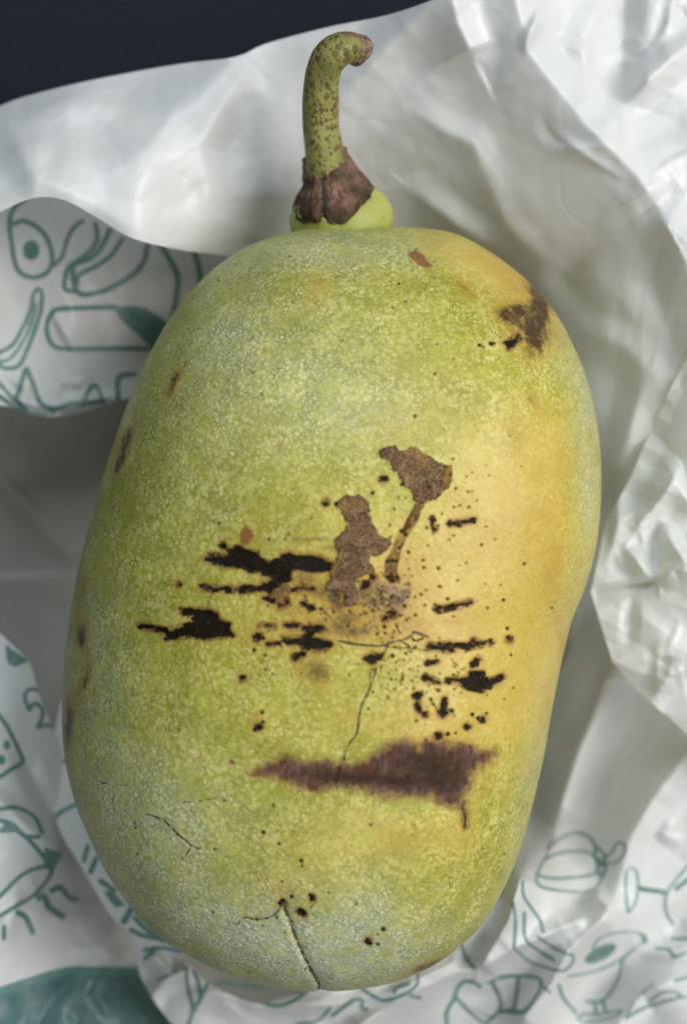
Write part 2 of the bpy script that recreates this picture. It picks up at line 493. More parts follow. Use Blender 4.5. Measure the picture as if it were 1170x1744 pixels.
def panel(name, edgeA, edgeB, ns, nt, ctrl, ridges=(), crum=(), strokes=(), fills=(), mat=None, fine=.06, seed=0, label=None, lim=None, fac=(), sharp=False):
    A = resample(edgeA, ns, sharp); B = resample(edgeB, ns)
    t = np.linspace(0, 1, nt)[None, :, None]
    UV = (A[:, None] * (1 - t) + B[:, None] * t)
    # tiny irregularity of the free edges
    Q = UV.reshape(-1, 2)
    z = tps(ctrl)(Q)
    for r in ridges: z = z + tent(Q, *r)
    for c in crum: z = z + crumple(Q, *c)
    for f in fac: z = z + facets(Q, *f)
    z = z + fine * vnoise(Q[:, 0] / 22, Q[:, 1] / 22, seed + 5) + .35 * vnoise(Q[:, 0] / 90, Q[:, 1] / 90, seed + 6)
    if lim is not None: z = lim(Q, z)
    ink = np.full(len(Q), FAR)
    for wd, pts in strokes: sdf_into(ink, Q, smooth_line(pts, 5), wd * .88)
    for pts in fills: sdf_into(ink, Q, pts, 0, True)
    V = unproj(Q[:, 0], Q[:, 1], z / 1000).reshape(ns, nt, 3)
    o = grid_obj(name, V, mat or M_paper, bag, attrs={'ink': ink})
    if label: o['label'] = label
    return o

def ell(cx, cy, rx, ry, rot=0, n=20):
    r = math.radians(rot)
    return [(cx + rx * math.cos(a) * math.cos(r) - ry * math.sin(a) * math.sin(r),
             cy + rx * math.cos(a) * math.sin(r) + ry * math.sin(a) * math.cos(r)) for a in np.linspace(0, 2 * math.pi, n, endpoint=False)]

# floor of the bag, seen in the gaps
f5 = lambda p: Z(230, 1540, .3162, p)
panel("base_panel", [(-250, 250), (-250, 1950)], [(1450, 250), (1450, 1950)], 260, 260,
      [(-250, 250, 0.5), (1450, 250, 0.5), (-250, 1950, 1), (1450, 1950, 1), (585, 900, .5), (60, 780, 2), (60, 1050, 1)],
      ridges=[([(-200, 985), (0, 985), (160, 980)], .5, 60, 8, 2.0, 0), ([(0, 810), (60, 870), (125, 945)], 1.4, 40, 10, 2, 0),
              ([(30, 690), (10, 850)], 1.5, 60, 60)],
      strokes=[(8, f5([(440, 420), (560, 435), (700, 440), (800, 430)]))], mat=M_shaded)

# printed flap at the left
f1 = lambda p: Z(0, 320, .3077, p)
panel("printed_flap",
      [(-90, 250), (0, 270), (100, 290), (200, 320), (320, 350), (430, 400), (520, 430)],
      [(-90, 700), (0, 690), (62, 708), (120, 706), (190, 686), (300, 655), (420, 640)],
      230, 190,
      [(-90, 300, 22), (0, 345, 22), (350, 420, 14), (0, 500, 23), (100, 520, 20), (250, 560, 15), (0, 690, 24), (100, 700, 21), (200, 682, 17), (330, 640, 11), (420, 640, 8)],
      ridges=[([(95, 540), (110, 565), (125, 592)], 1.4, 10, 22, 2), ([(-20, 665), (60, 690), (120, 692), (200, 672)], 1.6, 12, 16, 2),
              ([(15, 640), (45, 660), (40, 700)], 1.2, 12, 12), ([(60, 420), (120, 520), (140, 640)], 2.0, 80, 60), ([(180, 420), (170, 500)], 1.0, 60, 40)],
      crum=[((-60, 640, 230, 710), 14, 3, (.3, .9), (15, 50), (6, 16))],
      strokes=[(9, f1([(140, 65), (75, 120), (55, 200), (65, 290), (80, 390), (110, 465), (190, 497), (265, 465), (292, 390), (265, 285), (205, 215), (130, 182), (80, 200)])),
               (8, f1([(300, 430), (345, 380), (372, 290), (410, 220), (460, 180)])),
               (9, f1([(530, 200), (540, 280), (500, 350), (420, 410), (375, 450), (360, 560), (430, 570)])),
               (10, f1([(610, 235), (560, 330), (500, 390), (420, 420), (405, 470), (420, 560), (460, 590), (560, 575), (660, 530), (750, 470), (800, 400), (818, 320)])),
               (8, f1([(680, 280), (620, 370), (540, 430), (440, 480), (430, 530)])),
               (11, f1([(880, 300), (955, 420), (985, 500), (978, 600), (960, 720)])),
               (11, f1([(1060, 320), (1100, 430), (1115, 560)])),
               (8, f1([(205, 560), (185, 600), (170, 680), (120, 790), (70, 870), (-20, 920)])),
               (8, f1([(235, 600), (225, 690), (190, 800), (150, 900), (110, 980), (40, 1000), (-20, 970)])),
               (7, f1([(205, 560), (230, 570), (238, 620)])), (6, f1([(200, 640), (190, 700), (155, 800), (105, 890), (50, 950), (-20, 965)])),
               (9, f1([(640, 660), (340, 670), (285, 700), (262, 760), (270, 830), (310, 880), (400, 892), (620, 890), (860, 890)])),
               (8, f1([(640, 660), (700, 740), (810, 840), (860, 885)])),
               (10, f1([(655, 1180), (660, 1050), (750, 1030)])), (9, f1([(460, 1200), (500, 1110), (540, 1100), (575, 1190)])),
               (9, f1([(150, 1000), (195, 1110), (225, 1190), (300, 1222), (400, 1195), (480, 1190), (560, 1180)])),
               (8, f1([(140, 1010), (115, 1100), (95, 1170), (150, 1230)])), (7, f1([(-20, 1060), (40, 1130), (90, 1180)])),
               (7, f1([(0, 1150), (60, 1200), (140, 1240), (220, 1255), (300, 1245)]))],
      fills=[f1(ell(175, 345, 46, 55)), f1([(640, 660), (730, 650), (810, 665), (880, 710), (950, 760), (880, 850), (840, 875), (800, 830), (740, 770), (680, 725)])])

# lower left wall with the teal block
f2 = lambda p: Z(0, 1000, .2294, p)
f3 = lambda p: Z(0, 1340, .2564, p)
panel("left_wall_panel",
      [(-100, 1000), (-100, 1100), (-100, 1200), (-100, 1300), (-100, 1400), (-100, 1500), (-100, 1600), (-100, 1700), (-100, 1780), (-100, 1850)],
      [(-40, 1040), (8, 1085), (50, 1128), (66, 1178), (90, 1240), (112, 1310), (150, 1420), (240, 1570), (310, 1690), (360, 1850)],
      260, 150,
      [(-100, 1000, 30), (0, 1080, 29), (60, 1160, 28), (95, 1270, 23), (0, 1230, 33), (0, 1400, 34), (100, 1450, 24), (150, 1450, 6), (200, 1560, 3), (60, 1500, 29), (130, 1520, 12), (170, 1620, 7), (170, 1620, 14),
       (235, 1620, 3), (300, 1740, 4), (0, 1560, 35), (110, 1580, 17), (0, 1744, 34), (150, 1744, 22), (250, 1744, 13), (-100, 1744, 36), (-100, 1400, 36)],
      ridges=[([(-30, 1345), (0, 1365), (45, 1405), (112, 1455)], 2.0, 30, 26, 1.0, .1), ([(192, 1585), (152, 1645), (97, 1690), (55, 1760)], 3.4, 30, 34, 2.0),
              ([(212, 1622), (180, 1655), (165, 1690), (185, 1720), (215, 1750)], 3.2, 22, 30, 2.0), ([(118, 1712), (140, 1750)], 2.2, 20, 20),
              ([(40, 1290), (95, 1400), (130, 1470)], -2.4, 26, 26, 4, .1), ([(30, 1550), (80, 1560), (135, 1565)], 1.2, 30, 20),
              ([(0, 1560), (30, 1530), (15, 1600)], 1.2, 20, 20)],
      crum=[((-50, 1450, 250, 1760), 16, 11, (.2, .8), (30, 110), (10, 34))],
      strokes=[(7.5, f2([(60, 450), (75, 550), (120, 572), (200, 540)])),
               (7, f2([(320, 785), (250, 757), (200, 775), (190, 830), (222, 910), (240, 872), (285, 870), (322, 920), (312, 980), (285, 1040), (350, 1022), (420, 1045)])),
               (8, f2([(-60, 880), (0, 955), (60, 1040), (110, 1140), (150, 1230), (172, 1295), (90, 1350), (0, 1410), (-60, 1440)])),
               (8, f3([(-60, 160), (0, 148), (110, 138), (200, 175), (250, 225), (282, 305)])), (8, f3([(-60, 205), (0, 222), (80, 245), (150, 310), (240, 400), (310, 490)])),
               (8, f3([(-60, 280), (0, 290), (60, 292), (110, 290), (180, 330), (260, 330)])),
               (8, f3([(310, 525), (220, 550), (130, 600), (50, 680), (-40, 770)])), (8, f3([(340, 540), (345, 570), (290, 655), (200, 740), (120, 785), (50, 830), (-40, 880)])),
               (11, f3([(345, 690), (400, 668), (432, 700), (462, 735), (508, 748)])), (12, f3([(262, 742), (300, 730), (320, 790), (370, 830), (418, 862)])),
               (11, f3([(125, 838), (170, 862), (198, 915), (218, 965)])), (9, f3([(30, 930), (28, 1005)])), (8, f3([(40, 240), (90, 275), (30, 270)]))],
      fills=[f2([(60, 450), (70, 545), (120, 565), (195, 535), (140, 490)]), f2(ell(55, 1172, 26, 34)), f2(ell(15, 1282, 28, 36)),
             f3([(300, 400), (350, 420), (425, 440), (385, 500), (360, 560), (310, 545), (290, 480)]),
             [(-120, 1700), (0, 1681), (40, 1668), (80, 1655), (115, 1646), (155, 1646), (240, 1647), (400, 1640), (400, 1900), (-120, 1900)]])

# collar that hugs the fruit from lower left round to the right
f6 = lambda p: Z(850, 1380, .2735, p)
f7 = lambda p: Z(560, 1560, .2906, p)
collar_out = [(106, 1190), (84, 1300), (97, 1400), (140, 1478), (190, 1560), (232, 1603), (243, 1670), (310, 1760), (420, 1820), (540, 1830), (620, 1830),
              (720, 1830), (820, 1840), (920, 1840), (1030, 1840), (1150, 1840), (1260, 1840), (1300, 1740), (1300, 1600), (1300, 1500), (1300, 1400), (1300, 1330), (1300, 1270)]
collar_in = [(128, 1190), (135, 1300), (150, 1380), (190, 1460), (262, 1550), (322, 1640), (350, 1672), (430, 1708), (480, 1700), (540, 1686), (620, 1665),
             (700, 1640), (755, 1600), (805, 1550), (850, 1495), (872, 1488), (872, 1465), (882, 1420), (890, 1350), (905, 1290), (930, 1205), (960, 1130), (1000, 1050)]
panel("printed_front_panel", collar_out, collar_in, 560, 150,
      [(106, 1190, 16), (128, 1190, 18), (78, 1310, 19), (135, 1300, 21), (97, 1400, 22), (150, 1380, 24), (140, 1478, 24), (190, 1460, 27), (190, 1560, 25), (262, 1550, 28),
       (232, 1603, 25), (322, 1640, 24), (243, 1670, 17), (350, 1672, 22), (310, 1760, 20), (430, 1708, 22), (540, 1690, 26), (620, 1670, 28), (540, 1744, 22), (700, 1644, 29), (700, 1744, 18),
       (805, 1555, 30), (886, 1492, 29), (816, 1650, 20), (930, 1744, 18), (880, 1440, 10), (905, 1420, 8), (890, 1350, 3), (905, 1290, 2), (930, 1205, 2), (960, 1130, 2), (1000, 1050, 5), (985, 1205, 9), (1050, 1115, 20), (1000, 1480, 16), (1039, 1551, 22),
       (1170, 1300, 26), (1100, 1300, 20), (1170, 1500, 20), (1170, 1744, 24), (1050, 1680, 14), (1300, 1270, 28), (1300, 1840, 24), (1100, 1420, 22)],
      ridges=[([(255, 1618), (290, 1658), (328, 1652)], 4.5, 34, 20, .8, .15), ([(290, 1658), (262, 1695), (255, 1720)], 4.0, 34, 24, .8), ([(300, 1700), (370, 1690), (425, 1708)], 1.5, 40, 26),
              ([(430, 1708), (560, 1712), (665, 1690), (770, 1640), (870, 1500)], 2.6, 26, 30, 1.5, .1), ([(590, 1760), (700, 1692), (775, 1656), (818, 1650)], 5.0, 44, 34, .8, .1),
              ([(888, 1488), (866, 1569), (816, 1650)], 6.5, 30, 48, .6, .05), ([(818, 1650), (880, 1612), (930, 1592), (1000, 1560)], 5.0, 30, 36, .8, .1),
              ([(1040, 1550), (968, 1620), (932, 1686), (880, 1750)], 8.5, 46, 50, .5, .08), ([(1012, 1522), (1040, 1551)], 4.0, 24, 20, .6, .1),
              ([(940, 1540), (1035, 1545)], -2.2, 22, 26, 3), ([(1045, 1120), (1020, 1190), (985, 1280), (945, 1410)], 7.0, 44, 60, 5, .12), ([(1080, 1210), (1040, 1290), (985, 1400)], -3.6, 50, 50, 5),
              ([(1190, 1260), (1110, 1360), (1070, 1430), (1045, 1540)], 4.4, 50, 50, 4), ([(1150, 1390), (1130, 1420), (1150, 1430)], 1.6, 16, 16), ([(1070, 1640), (1000, 1720), (950, 1780)], -3.0, 50, 60, 3),
              ([(1180, 1660), (1090, 1690), (1040, 1760)], 5.5, 50, 50, .8), ([(1130, 1590), (1200, 1540)], -3, 40, 40)],
      crum=[((230, 1600, 900, 1780), 26, 21, (.2, .9), (30, 130), (10, 34)), ((880, 1250, 1220, 1780), 16, 22, (.2, .8), (40, 150), (10, 30), .8)], fac=[(511, 4, (80, 200), 1.3, lambda Q: np.clip((Q[:, 0] - 900) / 80, 0, 1)), (531, 4, (60, 160), .9, lambda Q: np.clip((960 - Q[:, 0]) / 80, 0, 1) * np.clip((Q[:, 1] - 1600) / 60, 0, 1))],
      strokes=[(8, f2([(320, 1318), (380, 1290), (480, 1292)])), (8, f2([(405, 1715), (470, 1660), (560, 1615)])),
               (9, f3([(585, 395), (560, 490)])), (10, f3([(640, 480), (603, 565)])), (10, f3([(670, 625), (760, 690)])), (12, f3([(880, 800), (825, 895)])),
               (9, f3([(870, 950), (950, 988), (1050, 1010), (1200, 1050)])), (8, f3([(960, 1085), (1080, 1070), (1200, 1095)])), (9, f3([(900, 870), (990, 960), (1150, 1030)])),
               (7, f5([(278, 350), (285, 450), (310, 560), (285, 660)])), (7, f5([(315, 360), (345, 430), (352, 510)])), (7, f5([(395, 400), (370, 480), (308, 585)])),
               (6, f5([(50, 295), (95, 262)])), (5, f5([(125, 405), (190, 380), (230, 365)])),
               (7, f5([(640, 500), (720, 540), (790, 545), (870, 510), (960, 440)])), (7, f5([(1060, 600), (1180, 512)])), (6, f5([(870, 645), (980, 630), (1050, 560)])),
               (6.5, f7([(190, 425), (260, 470), (330, 495), (440, 460), (500, 420), (522, 380), (515, 320)])), (6, f7([(380, 450), (400, 420), (470, 400)])), (6, f7([(40, 575), (110, 510), (170, 485), (198, 505), (190, 540), (225, 548)])),
               (6, f7([(478, 468), (535, 482)])), (5.5, f7([(770, 150), (800, 240), (855, 315)])),
               (7.5, f7([(690, 650), (690, 560), (730, 490), (752, 425), (790, 385), (850, 390), (885, 415)])), (7, f7([(745, 480), (830, 570), (930, 645)])), (4, f7([(930, 390), (990, 370), (1080, 355), (1170, 350)])),
               (8, f7([(955, 388), (1000, 480), (1000, 550), (930, 620)])), (7, f7([(1112, 355), (1100, 450), (1080, 560)])), (6.5, f7([(1005, 562), (1080, 548), (1130, 562), (1180, 520)])),
               (5, f6([(300, 240), (350, 195), (430, 150), (490, 140), (550, 160), (590, 210), (600, 260)])),
               (5.5, f6([(290, 300), (380, 265), (480, 255), (560, 265), (602, 310), (612, 370), (560, 405), (440, 420), (330, 425), (240, 408)])), (5, f6([(240, 400), (255, 350), (295, 285)])),
               (5, f6([(235, 385), (230, 440), (270, 480), (380, 500), (520, 510), (590, 490), (630, 440), (645, 380)])), (5, f6([(600, 225), (640, 260), (662, 300), (620, 310), (590, 270), (600, 225)])),
               (5.5, f6([(615, 330), (700, 330), (750, 305), (782, 250), (770, 210), (730, 205), (700, 260), (645, 305)])), (5, f6([(610, 345), (662, 350), (650, 402), (620, 402), (610, 345)])),
               (4.5, f6([(790, 380), (820, 355), (855, 390), (862, 470), (850, 560), (820, 620), (800, 632), (790, 540), (785, 450), (790, 380)])), (9, f6([(870, 488), (1030, 512)])),
               (5.5, f6([(1230, 290), (1170, 350), (1100, 430), (1050, 500), (1030, 570), (1042, 650), (1085, 715)])), (8, f6([(1100, 490), (1180, 425)])),
               (5.5, f6([(145, 440), (150, 530), (200, 610), (250, 680), (272, 755)])), (6, f6([(85, 580), (100, 700), (90, 860)])), (6, f6([(155, 640), (162, 800), (240, 870), (340, 935)])),
               (5, f6([(90, 855), (170, 930), (260, 970), (380, 1000), (440, 970), (460, 910), (410, 890), (330, 850), (240, 790)])),
               (6, f6([(0, 1040), (90, 1030), (230, 1042), (262, 1090), (200, 1200), (140, 1262), (0, 1252)])), (6.5, f6([(112, 1040), (110, 1140), (80, 1250)])), (5, f6([(250, 1080), (315, 1135)])),
               (4, f6([(580, 860), (620, 800), (720, 765), (840, 760), (912, 792), (830, 870), (700, 960), (560, 1010), (430, 1035)])), (9, f6([(895, 790), (910, 820)])),
               (6, f6([(370, 1090), (400, 1170), (475, 1260)])), (5, f6([(840, 860), (770, 930), (742, 1040), (680, 1150), (620, 1190), (540, 1190)])), (6, f6([(590, 1190), (600, 1260)])), (6, f6([(638, 1180), (662, 1252)])),
               (4.5, f6([(490, 1290), (530, 1270), (620, 1272), (740, 1245), (755, 1262), (680, 1295), (540, 1317), (490, 1302)])),
               (5, f6([(785, 1295), (880, 1240), (1000, 1200), (1200, 1155)])), (3.5, f6([(785, 1290), (850, 1180), (950, 1080)])), (5, f6([(930, 1192), (1000, 1142), (1080, 1130), (1130, 1160), (1010, 1192)])), (7, f6([(1095, 1062), (1190, 1035)])),
               (7, f6([(1075, 800), (1190, 800)])), (6.5, f6([(975, 862), (1060, 870), (1082, 912), (1160, 888)]))],
      fills=[f3([(690, 700), (745, 690), (835, 785), (770, 805)]), f6(ell(630, 892, 108, 42, -28))])

# back panel, blank white, top and right
panel("blank_back_panel",
      [(-120, 240), (0, 181), (60, 160), (160, 136), (300, 110), (400, 97), (455, 74), (560, 46), (650, 28), (720, 6), (765, -14), (880, -70), (1000, -80), (1150, -80), (1300, -80), (1340, 100), (1340, 300), (1340, 500), (1340, 700), (1340, 980), (1340, 1340)],
      [(-120, 430), (0, 362), (60, 337), (110, 341), (165, 370), (225, 405), (310, 426), (400, 437), (470, 460), (560, 500), (640, 520), (720, 520), (800, 540), (880, 580), (930, 640), (960, 700), (975, 780), (985, 860), (985, 950), (975, 1080), (925, 1330)],
      520, 200,
      [(-120, 300, 38), (-120, 200, 28), (0, 180, 27), (0, 362, 44), (110, 341, 44), (60, 260, 42), (200, 130, 31), (200, 300, 42), (225, 405, 40), (310, 426, 36), (400, 97, 34), (400, 437, 27), (560, 46, 37), (560, 300, 28), (600, 430, 16), (765, -10, 44), (760, 300, 30), (640, 150, 36),
       (900, 100, 42), (1110, 320, 44), (1000, 480, 31), (1000, 700, 19), (900, 420, 30), (1100, 700, 28), (1170, 100, 42), (1170, 400, 46), (1170, 800, 34), (1000, 1000, 4), (1060, 1000, 12), (1320, 0, 44), (1320, 500, 46), (1320, 1000, 36), (860, 560, 8), (960, 860, 4), (980, 1150, 2), (930, 1330, 2), (1100, 1300, 3), (1340, 1340, 6)],
      ridges=[([(765, -30), (780, 40), (806, 95)], 4.5, 110, 50, 3, .1), ([(765, -30), (680, 60), (560, 190)], 3.0, 60, 70, 8), 
              ([(868, -40), (900, 90), (1000, 215), (1085, 300), (1115, 350)], 5.2, 150, 90, 3, .06), ([(1115, 340), (1140, 390), (1180, 470)], 4.0, 60, 50, 4),
              ([(1060, 180), (1110, 130), (1190, 60)], 4.5, 40, 40, 4), ([(1065, -50), (1058, 80), (1057, 178)], -4.0, 60, 45, 4), ([(895, 75), (920, 15)], 2.2, 22, 16, 1.5), ([(990, 60), (1000, 130), (995, 170)], 1.4, 30, 20, 2),
              ([(705, 325), (780, 385), (860, 430)], 2.0, 60, 40, 5), ([(712, 192), (760, 225), (805, 245), (830, 300)], 1.1, 40, 40, 4), ([(830, 300), (860, 380), (930, 450)], .9, 40, 30, 5),
              ([(410, 92), (300, 200), (250, 270), (235, 330), (235, 440)], 3.0, 90, 90, 14, .05), ([(20, 200), (130, 170), (230, 190)], 1.6, 40, 40, 8), ([(10, 220), (60, 300), (150, 345), (230, 390)], 1.4, 40, 40, 8), ([(420, 110), (340, 250), (370, 400)], 1.4, 60, 40, 8),
              ([(1000, 520), (960, 470), (1010, 420)], -2.0, 40, 40, 8), ([(985, 560), (1060, 590), (1110, 640)], 2.0, 50, 40, 8), ([(1100, 640), (1060, 760), (1030, 880)], 3.0, 40, 50, 6), ([(1140, 340), (1110, 480), (1150, 600)], -2.0, 50, 50, 5)],
      crum=[((0, 120, 450, 430), 14, 31, (.15, .5), (50, 150), (25, 60), 5.0), ((560, 0, 900, 420), 8, 34, (.1, .4), (50, 150), (25, 60), 3.0), ((900, -40, 1200, 420), 14, 32, (.3, 1.0), (30, 140), (8, 30), .8)],
      fac=[(301, 5, (60, 190), 1.6, lambda Q: np.clip((Q[:, 0] - 860 - .55 * np.maximum(Q[:, 1], 0)) / 60, 0, 1) * np.clip((620 - Q[:, 1]) / 200, 0, 1)),
           (320, 4, (90, 230), 1.0, lambda Q: np.clip((Q[:, 0] - 960) / 60, 0, 1) * np.clip((Q[:, 1] - 420) / 100, 0, 1)),
           (340, 4, (120, 260), .8, lambda Q: np.clip((880 - Q[:, 0]) / 100, 0, 1))])

# crumpled white edge at the right
panel("crumpled_edge",
      [(1260, 460), (1195, 560), (1142, 660), (1100, 750), (1074, 812), (1052, 853), (1031, 888), (1020, 945), (1006, 1008), (1022, 1062), (1043, 1128), (1085, 1176), (1130, 1216), (1190, 1268), (1260, 1330)],
      [(1340, 450), (1340, 530), (1340, 620), (1340, 700), (1340, 760), (1340, 800), (1340, 850), (1340, 920), (1340, 1000), (1340, 1060), (1340, 1120), (1340, 1180), (1340, 1240), (1340, 1300), (1340, 1360)],
      340, 140,
      [(1260, 460, 46), (1195, 560, 42), (1142, 660, 34), (1100, 750, 29), (1066, 815, 28), (1340, 500, 46), (1250, 620, 42), (1040, 870, 27), (1006, 1008, 31), (1043, 1128, 32), (1130, 1216, 34), (1260, 1330, 36), (1170, 760, 32), (1340, 690, 34), (1170, 1000, 38), (1340, 1000, 38), (1170, 1150, 37), (1340, 1360, 38), (1100, 950, 34), (1100, 1080, 35)],
      ridges=[([(1006, 1008), (1060, 1000), (1120, 992)], -2.6, 34, 14, 1.0, .05), ([(1068, 935), (1112, 990)], 2.6, 30, 24, 1.5), ([(1075, 905), (1110, 870), (1135, 835), (1160, 790)], 4.0, 34, 40, 2), ([(1118, 890), (1115, 990)], -2.5, 26, 20, 2),
              ([(1130, 900), (1150, 935), (1180, 975)], 3.0, 26, 26, 1.5), ([(1120, 992), (1150, 970), (1190, 975)], 2.6, 28, 20, 1.5), ([(1045, 1128), (1120, 1115), (1190, 1120)], 2.2, 40, 50, 2), ([(1110, 1190), (1140, 1150), (1190, 1130)], 2.2, 30, 30, 1.5),
              ([(1075, 1020), (1070, 1090)], -1.6, 20, 20, 2), ([(1140, 800), (1180, 870)], 2.6, 26, 30, 1.5), ([(1120, 1110), (1118, 1170)], 1.2, 16, 20, 1.5), ([(1055, 830), (1050, 900), (1035, 960)], 2.0, 22, 30, 3)],
      crum=[((1060, 780, 1200, 1240), 12, 41, (.3, .9), (25, 90), (8, 24), .6)], fac=[(411, 5, (50, 150), 1.7)], sharp=True)

# ------------------------------------------------------------------ the fruit
fruit = empty("pawpaw_fruit", (0, 0, 0.006), 'green and yellow pawpaw with black and brown skin blemishes and a curved stem', 'fruit')
OUT = [(580, 390), (660, 386), (720, 388), (780, 399), (850, 439), (910, 490), (950, 540), (985, 610), (1010, 690), (1022, 780), (1021, 860), (1011, 940), (990, 1012), (970, 1062), (951, 1140),
       (935, 1230), (920, 1310), (898, 1405), (868, 1492), (820, 1570), (760, 1627), (690, 1665), (620, 1682), (540, 1687), (460, 1682), (400, 1669), (330, 1636), (258, 1588), (200, 1522),
       (160, 1450), (130, 1370), (111, 1290), (105, 1200), (112, 1100), (126, 1010), (146, 920), (170, 830), (200, 735), (232, 650), (272, 570), (312, 510), (370, 452), (430, 415), (505, 393)]
CX, CY = 565.0, 1030.0
oc = smooth_line(OUT + OUT[:2], 8)
th_o = np.arctan2(oc[:, 1] - CY, oc[:, 0] - CX); r_o = np.hypot(oc[:, 0] - CX, oc[:, 1] - CY)
od = np.argsort(th_o); th_o, r_o = th_o[od], r_o[od]
def R_target(t): return np.interp(t, th_o, r_o, period=2 * math.pi)

ZC, HU, HD = 0.0425, 0.0345, 0.0365
def fruit_pts(th, be, Rk):
    """th, be arrays (n,), (m,) -> (m, n, 3)"""
    T, B = np.meshgrid(th, be)
    Rr = np.interp(T, th, Rk, period=2 * math.pi)
    along = np.abs(np.sin(T)) ** 2
    p = 2.15 + .75 * along
    rho = np.cos(B)
    zz = np.sign(np.sin(B)) * (1 - np.clip(rho, 0, 1) ** p) ** (1 / (1.95 + .25 * along))
    u = CX + Rr * rho * np.cos(T); v = CY + Rr * rho * np.sin(T)
    # the blossom end leans up a little, the stem end down
    lean = (v - CY) / 650.0 * 0.003
    z = ZC + lean + np.where(zz > 0, HU, HD) * zz * (1 - .06 * ((v - CY) / 650.0) ** 2)
    k = PX
    return np.stack([(u - 585) * k, (872 - v) * k, z], -1)

NT = 960
th = np.linspace(-math.pi, math.pi, NT, endpoint=False)
Rk = R_target(th)
be_s = np.linspace(-.2, 1.2, 60)
for it in range(4):
    q = proj(fruit_pts(th, be_s, Rk))
    tt = np.arctan2(q[..., 1] - CY, q[..., 0] - CX); rr = np.hypot(q[..., 0] - CX, q[..., 1] - CY)
    sil = rr.max(0); tb = np.take_along_axis(tt, rr.argmax(0)[None], 0)[0]
    o_ = np.argsort(tb)
    s_at = np.interp(th, tb[o_], sil[o_], period=2 * math.pi)
    Rk = Rk * R_target(th) / s_at
    ker = np.hanning(15); ker /= ker.sum()
    Rk = np.convolve(np.r_[Rk[-7:], Rk, Rk[:7]], ker, 'valid')
be = np.r_[np.linspace(math.pi / 2 - 1e-4, .35, 210), np.linspace(.345, -.3, 60), np.linspace(-.34, -math.pi / 2 + 1e-4, 36)]
FV = fruit_pts(th, be, Rk)
Q = proj(FV).reshape(-1, 2)
zf = FV[..., 2].reshape(-1)
front = np.repeat(be > -.12, NT)
Qf = np.where(front[:, None], Q, -5000.0)
# measured lumpiness
flat = FV.reshape(-1, 3)
ctr = np.array([(CX - 585) * PX, (872 - CY) * PX, ZC])
nrm_ = flat - ctr; nrm_ /= np.linalg.norm(nrm_, axis=1)[:, None]
lump = .00045 * vnoise(Q[:, 0] / 190 + 9, Q[:, 1] / 230, 3) + .00022 * vnoise(Q[:, 0] / 70, Q[:, 1] / 80, 4)
lump *= np.clip((zf - ZC) / .012, 0, 1)

A = {k: np.full(len(Q), FAR) for k in ('black', 'scab', 'bruise', 'russet', 'mottle', 'crack', 'pin')}
def poly(k, pts): sdf_into(A[k], Qf, pts, 0, True)
def line(k, wd, pts): sdf_into(A[k], Qf, smooth_line(pts, 3), wd)
def dots(k, f, lst):
    for x, y, r in lst:
        c = f([(x, y)])[0]; s = abs(f([(0, 0)])[0][0] - f([(1, 0)])[0][0])
        sdf_into(A['pin' if k == 'black' and r * s < 3.6 else k], Qf, [c, (c[0] + .5, c[1])], 2 * r * s)
z3 = lambda p: Z(540, 720, .2564, p)
z4 = lambda p: Z(220, 870, .3077, p)
z5 = lambda p: Z(560, 980, .2906, p)
z6 = lambda p: Z(370, 1180, .4274, p)
z7 = lambda p: Z(130, 1300, .2479, p)
z8 = lambda p: Z(400, 1430, .2735, p)
z9 = lambda p: Z(660, 380, .3248, p)
pxl = lambda p: p
poly('scab', z3([(120, 540), (200, 490), (240, 500), (280, 475), (340, 520), (350, 570), (340, 620), (380, 680), (410, 740), (440, 770), (480, 770), (500, 800), (470, 850), (410, 880), (350, 880), (340, 920), (380, 960), (380, 1000), (330, 1010), (270, 1040), (255, 1080), (280, 1150), (270, 1190), (200, 1220), (170, 1200), (190, 1160), (180, 1130), (60, 1110), (55, 1080), (90, 1040), (80, 980), (130, 920), (140, 860), (110, 800), (170, 740), (200, 690), (180, 630), (150, 590)]))
poly('scab', z3([(400, 200), (440, 160), (520, 150), (540, 200), (590, 180), (650, 160), (710, 210), (780, 250), (840, 280), (890, 290), (900, 340), (880, 420), (840, 460), (800, 500), (740, 515), (700, 530), (650, 510), (630, 460), (570, 410), (530, 340), (490, 290), (440, 240)]))
poly('scab', z3([(640, 600), (680, 605), (665, 650), (630, 690), (590, 700), (600, 650)]))
poly('scab', z4([(740, 490), (820, 430), (880, 405), (920, 435), (870, 490), (860, 530), (800, 510)]))
poly('mottle', z3([(640, 530), (740, 515), (700, 580), (680, 650), (640, 700), (600, 760), (565, 850), (535, 960), (555, 1040), (520, 1070), (430, 1020), (455, 900), (500, 830), (520, 760), (570, 690), (610, 620)]))
poly('mottle', z3([(840, 280), (890, 285), (910, 350), (880, 430), (840, 460)]))
poly('black', z4([(415, 260), (440, 235), (540, 245), (545, 215), (590, 190), (640, 215), (690, 220), (720, 260), (770, 285), (830, 270), (840, 240), (890, 225), (920, 250), (1000, 250), (1060, 260), (1120, 290), (1110, 320), (1010, 340), (940, 325), (900, 330), (885, 380), (840, 400), (800, 400), (790, 380), (770, 360), (730, 350), (720, 330), (660, 340), (610, 310), (520, 305), (450, 285)]))
poly('black', z4([(735, 400), (790, 390), (830, 410), (790, 440), (770, 470), (735, 425)]))
line('black', 5, z4([(830, 530), (870, 520), (870, 490)])); line('black', 5, z4([(740, 485), (790, 500)]))
line('black', 3.5, z4([(390, 415), (600, 435), (800, 420)])); line('black', 8, z4([(410, 428), (475, 430)])); line('black', 8, z4([(610, 434), (680, 430)])); line('black', 4, z4([(910, 435), (960, 428), (1020, 435)]))
